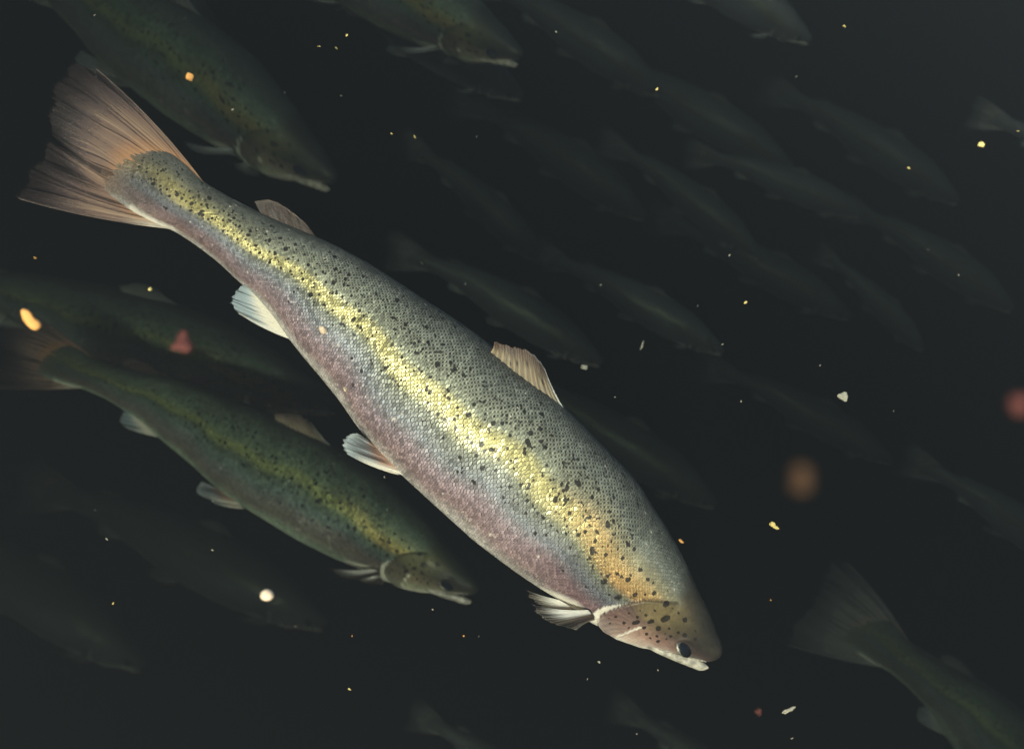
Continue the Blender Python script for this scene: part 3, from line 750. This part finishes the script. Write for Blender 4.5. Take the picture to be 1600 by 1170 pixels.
def build_fish(name, ms, matrix, full=True):
    root = bpy.data.objects.new(name, None)
    col.objects.link(root)
    root.empty_display_size = 0.05
    root.matrix_world = matrix
    for k, me in ms.items():
        if k.startswith('pupil'): continue
        nm = k.rstrip('-1').rstrip('1') if k[-1] == '1' else k
        o = obj(nm, me, root)
        if k.startswith('eye'):
            obj('pupil', ms[k.replace('eye', 'pupil')], o)
    return root

def fish_matrix(snout, tail, phi, slim=1.0):
    """snout and tail: world points; phi: how far the back leans towards the diver (degrees)"""
    X = (snout - tail).normalized()
    c = (snout + tail) / 2
    v = (-c).normalized(); v = (v - X * v.dot(X)).normalized()
    Zp = v.cross(X)
    Zv = (Zp * math.cos(R(phi)) + v * math.sin(R(phi))).normalized()
    Yv = Zv.cross(X)
    s = (snout - tail).length / (1200.0 * K_MAIN)
    m = Matrix((X, Yv, Zv)).transposed().to_4x4()
    return Matrix.Translation(tail) @ m @ Matrix.Scale(s, 4) @ Matrix.Diagonal((1, 1, slim, 1))

# ------------------------------------------------------------------ the setting: sea bed far below, and the water itself
def mud():
    mat = bpy.data.materials.new('mud')
    g = NT(mat)
    tc = g.node('ShaderNodeTexCoord'); n = g.node('ShaderNodeTexNoise'); g.put(n.inputs['Vector'], tc.outputs['Object']); n.inputs['Scale'].default_value = 1.5; n.inputs['Detail'].default_value = 8
    p = g.node('ShaderNodeBsdfPrincipled'); g.put(p.inputs['Base Color'], g.mix(n.outputs['Fac'], (0.04, 0.035, 0.025, 1), (0.12, 0.10, 0.07, 1))); p.inputs['Roughness'].default_value = 0.95
    g.l.new(p.outputs[0], g.out.inputs[0])
    return mat
xg = np.linspace(-30, 30, 41); yg = np.linspace(-0.35, 40, 31)
gx, gy = np.meshgrid(xg, yg, indexing='ij')
gz = -7.0 + 0.12 * np.sin(gx * 0.9) * np.cos(gy * 0.7) + 0.05 * rng.normal(size=gx.shape)
ii, jj = np.meshgrid(np.arange(40), np.arange(30), indexing='ij'); a_ = (ii * 31 + jj).ravel()
bed = obj('seabed', np_mesh('seabed', np.stack([gx, gy, gz], -1).reshape(-1, 3), np.stack([a_, a_ + 31, a_ + 32, a_ + 1], -1), None, (mud(),)))
tag(bed, kind='structure')

SIGMA = 1.5
hm = bpy.data.materials.new('murky_water')
hm.use_nodes = True
hn_ = hm.node_tree.nodes; hn_.clear()
ho = hn_.new('ShaderNodeOutputMaterial')
pv = hn_.new('ShaderNodeVolumePrincipled')
pv.inputs['Color'].default_value = (0.0118, 0.0134, 0.0150, 1)
pv.inputs['Absorption Color'].default_value = (0.003, 0.011, 0.006, 1)
pv.inputs['Density'].default_value = SIGMA
pv.inputs['Anisotropy'].default_value = 0.0
hm.node_tree.links.new(pv.outputs[0], ho.inputs['Volume'])
x0, x1, y0, y1, z0, z1 = -31, 31, -0.40, 41, -8.2, 0.15
hv = np.array([(x, y, z) for x in (x0, x1) for y in (y0, y1) for z in (z0, z1)], float)
hq = [(0, 1, 3, 2), (4, 6, 7, 5), (0, 4, 5, 1), (2, 3, 7, 6), (0, 2, 6, 4), (1, 5, 7, 3)]
haze = obj('haze', np_mesh('haze', hv, hq, None, (hm,)))
haze.data.polygons.foreach_set('use_smooth', np.zeros(6, bool))
tag(haze, kind='stuff')

# ------------------------------------------------------------------ trout
G = 'trout schooling in the dark water'
def place(ms, label, snout, ds, tail, dt, phi, slim=1.0):
    root = build_fish('trout', ms, fish_matrix(at(*snout, ds), at(*tail, dt), phi, slim))
    return tag(root, label, 'trout', G)

main = fish_meshes(760, 400, 0.0, 3, M_SKIN)
place(main, 'large brightly lit trout with a yellow flank crossing the middle of the picture', (1127, 1012), 0.70, (185, 268), 0.70, 8)

second = fish_meshes(420, 240, -6.0, 21, M_SKIN_WATER_CAST, 0.7, 7.0)
place(second, 'green-striped trout with its mouth open, swimming below and left of the biggest trout', (747, 912), 1.25, (72, 566), 1.46, 8, 0.86)

FINMAT[0] = M_FIN_VEIL
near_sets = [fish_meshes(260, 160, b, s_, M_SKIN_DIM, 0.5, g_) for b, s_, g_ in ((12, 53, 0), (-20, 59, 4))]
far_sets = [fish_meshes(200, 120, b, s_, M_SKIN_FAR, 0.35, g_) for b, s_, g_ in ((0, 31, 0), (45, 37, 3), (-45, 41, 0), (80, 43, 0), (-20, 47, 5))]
FAR = [
    # snout px, depth, tail px, depth, phi, mesh set, label
    ((523, 270), 1.38, (-57, -107), 1.75, 10, 0, 'dim spotted trout above the tail of the biggest trout, snout pointing lower right'),
    ((527, 622), 1.59, (-150, 440), 1.80, 8, 1, 'dusky trout just above the green-striped one, its head behind the bright belly'),
    ((812, 78), 1.36, (310, -150), 1.75, 10, 0, 'trout at the top edge with a pale jaw line, body cut off by the frame'),
    ((816, 146), 1.76, (465, -40), 1.80, 10, 2, 'faint trout directly under the pale-jawed one at the top edge'),
    ((347, 50), 1.90, (0, -180), 1.95, 10, 0, 'trout whose head alone enters at the top left'),
    ((1131, 546), 1.80, (856, 408), 1.85, 10, 1, 'faint trout with its tail fin raised, right of the dorsal fin of the biggest trout'),
    ((942, 562), 1.80, (640, 402), 1.85, 10, 2, 'faint trout passing just behind the back of the biggest trout'),
    ((850, 405), 2.02, (650, 236), 2.02, 10, 0, 'very faint trout heading steeply down in the gap above the biggest trout'),
    ((1190, 398), 2.02, (962, 232), 2.07, 10, 1, 'very faint trout in the upper middle, left of the pale upright tail'),
    ((1345, 332), 1.98, (1096, 246), 1.98, 10, 2, 'faint trout with a pale upright tail right of the upper middle'),
    ((1121, 784), 2.15, (780, 590), 2.20, 10, 0, 'faint trout emerging from behind the shoulder of the biggest trout'),
    ((1700, 890), 1.85, (1447, 738), 1.85, 10, 1, 'faint trout leaving at the right edge above the lower right tail'),
    ((1790, 1400), 1.80, (1338, 988), 1.52, 4, 2, 'trout seen tail first at the lower right, swimming out of the picture'),
    ((509, 968), 2.25, (62, 768), 2.35, 8, 0, 'very dim trout under the green-striped one'),
    ((229, 1032), 2.35, (-190, 800), 2.4, 8, 1, 'almost black trout in the lower left corner, only its snout showing'),
    ((1268, 58), 1.85, (950, -110), 1.89, 10, 0, 'faint trout dipping in at the top right, mostly cut off'),
    ((1445, 545), 2.07, (1292, 404), 2.07, 10, 2, 'barely visible trout between the upright pale tail and the right edge'),
    ((1800, 320), 1.85, (1545, 186), 1.85, 10, 1, 'trout at the right edge of which only the tail shows'),
    ((900, 1290), 1.85, (664, 1128), 1.89, 8, 0, 'barely visible trout whose tail stands at the bottom edge'),
    ((1035, 142), 2.11, (760, -20), 2.11, 10, 2, 'ghostly trout right of the two heads at the top edge'),
    ((1240, 262), 2.15, (925, 96), 2.20, 10, 3, 'ghostly trout high in the middle, crossing above the pale upright tail'),
    ((1500, 312), 2.25, (1215, 150), 2.30, 10, 4, 'ghostly trout in the upper right, its snout towards the tail at the right edge'),
    ((1585, 480), 2.20, (1330, 330), 2.25, 10, 0, 'ghostly trout at the right edge below the dull yellow flake'),
    ((1010, 335), 2.20, (735, 165), 2.25, 10, 1, 'ghostly trout in the gap left of the very faint upper middle one'),
    ((1330, 492), 2.15, (1040, 350), 2.20, 10, 3, 'ghostly trout right of the faint one with the raised tail fin'),
    ((1395, 716), 2.20, (1120, 580), 2.25, 10, 4, 'ghostly trout behind the large blurred brown particle'),
    ((1225, 1290), 1.89, (980, 1118), 1.94, 8, 1, 'barely visible trout at the bottom edge under the head of the biggest trout'),
]
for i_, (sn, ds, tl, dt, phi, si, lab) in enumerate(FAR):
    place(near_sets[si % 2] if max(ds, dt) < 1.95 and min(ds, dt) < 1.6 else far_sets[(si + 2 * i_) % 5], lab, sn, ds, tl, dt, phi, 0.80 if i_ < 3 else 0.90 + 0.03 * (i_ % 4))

# ------------------------------------------------------------------ drifting particles
def speck_mat(name, rgb):
    return plain(name, rgb, 0.8, 0, 0.35, 900, 0, 0, 0.05)
SP = {'white': speck_mat('pale_debris', (0.50, 0.46, 0.36)), 'orange': speck_mat('orange_debris', (0.85, 0.42, 0.13)), 'yellow': speck_mat('yellow_debris', (0.85, 0.66, 0.24)),
      'red': speck_mat('red_debris', (0.085, 0.03, 0.025)), 'brown': speck_mat('brown_debris', (0.030, 0.017, 0.009)), 'peach': speck_mat('peach_debris', (0.92, 0.70, 0.50))}
def blob_mesh(name, seed, stretch, mat, lobes=1, rough=0.22):
    r_ = np.random.default_rng(seed)
    nu_, nv_ = 14, 20
    th = (np.arange(nu_) + 0.5) / nu_ * math.pi; ph = np.arange(nv_) / nv_ * 2 * math.pi
    d = np.stack([np.sin(th)[:, None] * np.cos(ph), np.sin(th)[:, None] * np.sin(ph), np.cos(th)[:, None] + 0 * ph], -1)
    rad = np.ones(d.shape[:2])
    for _ in range(7):
        a = r_.normal(size=3); a /= np.linalg.norm(a)
        rad += rough * r_.uniform(-1, 1) * np.sin(d @ a * r_.uniform(2, 5) + r_.uniform(0, 6))
    if lobes == 2: rad *= 0.78 + 0.55 * np.abs(d[..., 0]) ** 1.5
    V = d * np.clip(rad, 0.3, 2)[..., None] * np.array(stretch)
    V = V.reshape(-1, 3)
    i, j = np.meshgrid(np.arange(nu_ - 1), np.arange(nv_), indexing='ij'); j2 = (j + 1) % nv_
    q = np.stack([i * nv_ + j, (i + 1) * nv_ + j, (i + 1) * nv_ + j2, i * nv_ + j2], -1).reshape(-1, 4)
    n = len(V); V = np.concatenate([V, V[:nv_].mean(0)[None], V[-nv_:].mean(0)[None]])
    jj = np.arange(nv_); jn = (jj + 1) % nv_
    t = np.concatenate([np.stack([np.full(nv_, n), jj, jn], -1), np.stack([np.full(nv_, n + 1), (nu_ - 1) * nv_ + jn, (nu_ - 1) * nv_ + jj], -1)])
    return np_mesh(name, V, q, None, (mat,), t)
def speck(name, px, py, d, rpx, kind, label, group=None, stretch=(1, 1, 1), lobes=1, ang=0.0, rough=0.18):
    me = blob_mesh(name, int(px * 7 + py), stretch, SP[kind], lobes, rough)
    o = obj(name, me)
    r = rpx * d / FPX
    o.matrix_world = Matrix.Translation(at(px, py, d)) @ CM.to_3x3().to_4x4() @ Matrix.Rotation(ang, 4, 'Z') @ Matrix.Scale(r, 4)
    return tag(o, label, 'particle', group)
speck('food_particle', 47, 498, 0.42, 11, 'orange', 'two-lobed glowing orange particle at the left edge over a tail', None, (1.25, .8, .8), 2, -0.9)
speck('food_particle', 505, 515, 0.60, 6.5, 'peach', 'round pale peach particle in front of the flank of the biggest trout', rough=.08)
speck('food_particle', 418, 930, 0.44, 9.5, 'peach', 'bright round peach particle in the dark water at the lower left', stretch=(1.1, .95, 1), rough=.1, ang=-.4)
speck('food_particle', 296, 120, 0.50, 5.5, 'orange', 'oval orange particle in front of the dim spotted trout', stretch=(.8, 1, .8), ang=.5)
speck('food_particle', 234, 452, 0.55, 3.2, 'yellow', 'small yellow particle left of the white anal fin', rough=.1)
speck('food_particle', 283, 537, 0.30, 13, 'red', 'blurred reddish particle over the dusky trout at the left', stretch=(1, 1.2, .8), rough=.4)
speck('food_particle', 1252, 745, 0.12, 18, 'brown', 'large blurred brown particle right of the biggest trout', rough=.1)
speck('food_particle', 1592, 632, 0.13, 15, 'red', 'blurred reddish particle at the right edge', rough=.1)
speck('food_particle', 1185, 1112, 0.40, 4.5, 'red', 'small dull red particle near the bottom right of the biggest trout')
speck('debris_flake', 1319, 620, 0.62, 6, 'white', 'ragged pale flake in open water at the right', stretch=(1, .8, .3), rough=.5)
speck('debris_flake', 1209, 821, 0.62, 5.5, 'yellow', 'yellow flake right of the head of the biggest trout', stretch=(1.2, .6, .35), rough=.4, ang=-.5)
speck('debris_flake', 1232, 1110, 0.58, 6, 'white', 'thin curved pale flake at the lower right', stretch=(1.2, .4, .3), rough=.5, ang=.4)
speck('debris_flake', 1534, 226, 0.50, 5, 'yellow', 'dull yellow flake in the upper right corner', stretch=(1, .8, .5), ang=.6)
speck('debris_flake', 1064, 845, 0.66, 3.5, 'orange', 'orange flake touching the outline of the neck of the biggest trout', stretch=(1.1, .6, .5), ang=-.5)
speck('debris_flake', 1003, 540, 0.9, 6.5, 'white', 'thin upright pale sliver above the back of the biggest trout', stretch=(.3, 1.1, .3), ang=-.3)
speck('debris_flake', 912, 574, 0.8, 4, 'white', 'pale grain behind the dorsal fin', rough=.2)
speck('debris_flake', 540, 608, 0.66, 3.6, 'peach', 'small peach grain on the pink flank near the pelvic fin', rough=.2)
SM = [(363, 172, 'white', 2.6), (1027, 139, 'yellow', 3), (1165, 473, 'yellow', 3), (659, 411, 'yellow', 3), (499, 73, 'yellow', 2.4), (525, 75, 'yellow', 2.6), (542, 55, 'yellow', 2.8), (55, 403, 'orange', 3),
      (546, 1076, 'yellow', 2.8), (1204, 937, 'orange', 2), (648, 214, 'yellow', 2.4), (1319, 41, 'yellow', 2.8), (1244, 120, 'white', 1.8), (1420, 263, 'yellow', 2.4), (1129, 538, 'white', 2), (1140, 399, 'white', 2),
      (745, 214, 'white', 2), (612, 209, 'yellow', 2), (869, 50, 'white', 2.4), (533, 150, 'white', 2), (727, 444, 'white', 2), (939, 445, 'white', 2.2), (1090, 478, 'white', 2), (961, 620, 'white', 1.6), (1281, 571, 'white', 1.6),
      (963, 884, 'white', 1.4), (936, 1034, 'white', 2.2), (918, 1060, 'white', 2), (748, 994, 'white', 1.6), (676, 952, 'white', 1.5), (332, 859, 'white', 2.4), (177, 942, 'yellow', 2), (462, 978, 'white', 1.8), (332, 783, 'white', 1.6),
      (167, 842, 'white', 1.8), (149, 797, 'white', 1.8), (1237, 1153, 'white', 2.2), (1028, 1046, 'white', 1.6), (995, 1146, 'white', 1.6), (550, 993, 'orange', 2), (724, 993, 'orange', 1.8), (600, 745, 'white', 1.6), (1498, 430, 'white', 1.8), (1450, 390, 'white', 1.5),
      (1158, 627, 'white', 1.5), (1396, 642, 'white', 1.5), (150, 120, 'white', 1.6), (148, 24, 'white', 2.2), (445, 145, 'white', 1.6), (1590, 205, 'yellow', 2)]
for i, (px, py, kd, r) in enumerate(SM):
    d = 0.55 + 0.35 * rng.uniform()
    speck('speck', px, py, d, r * 0.68, kd, 'tiny %s speck drifting in the dark water' % {'white': 'pale grey', 'yellow': 'bright yellow', 'orange': 'dull orange'}[kd], 'tiny %s specks in the water' % kd, (1.2, rng.uniform(.45, .9), .6), 1, rng.uniform(-1, 1.5), .3)
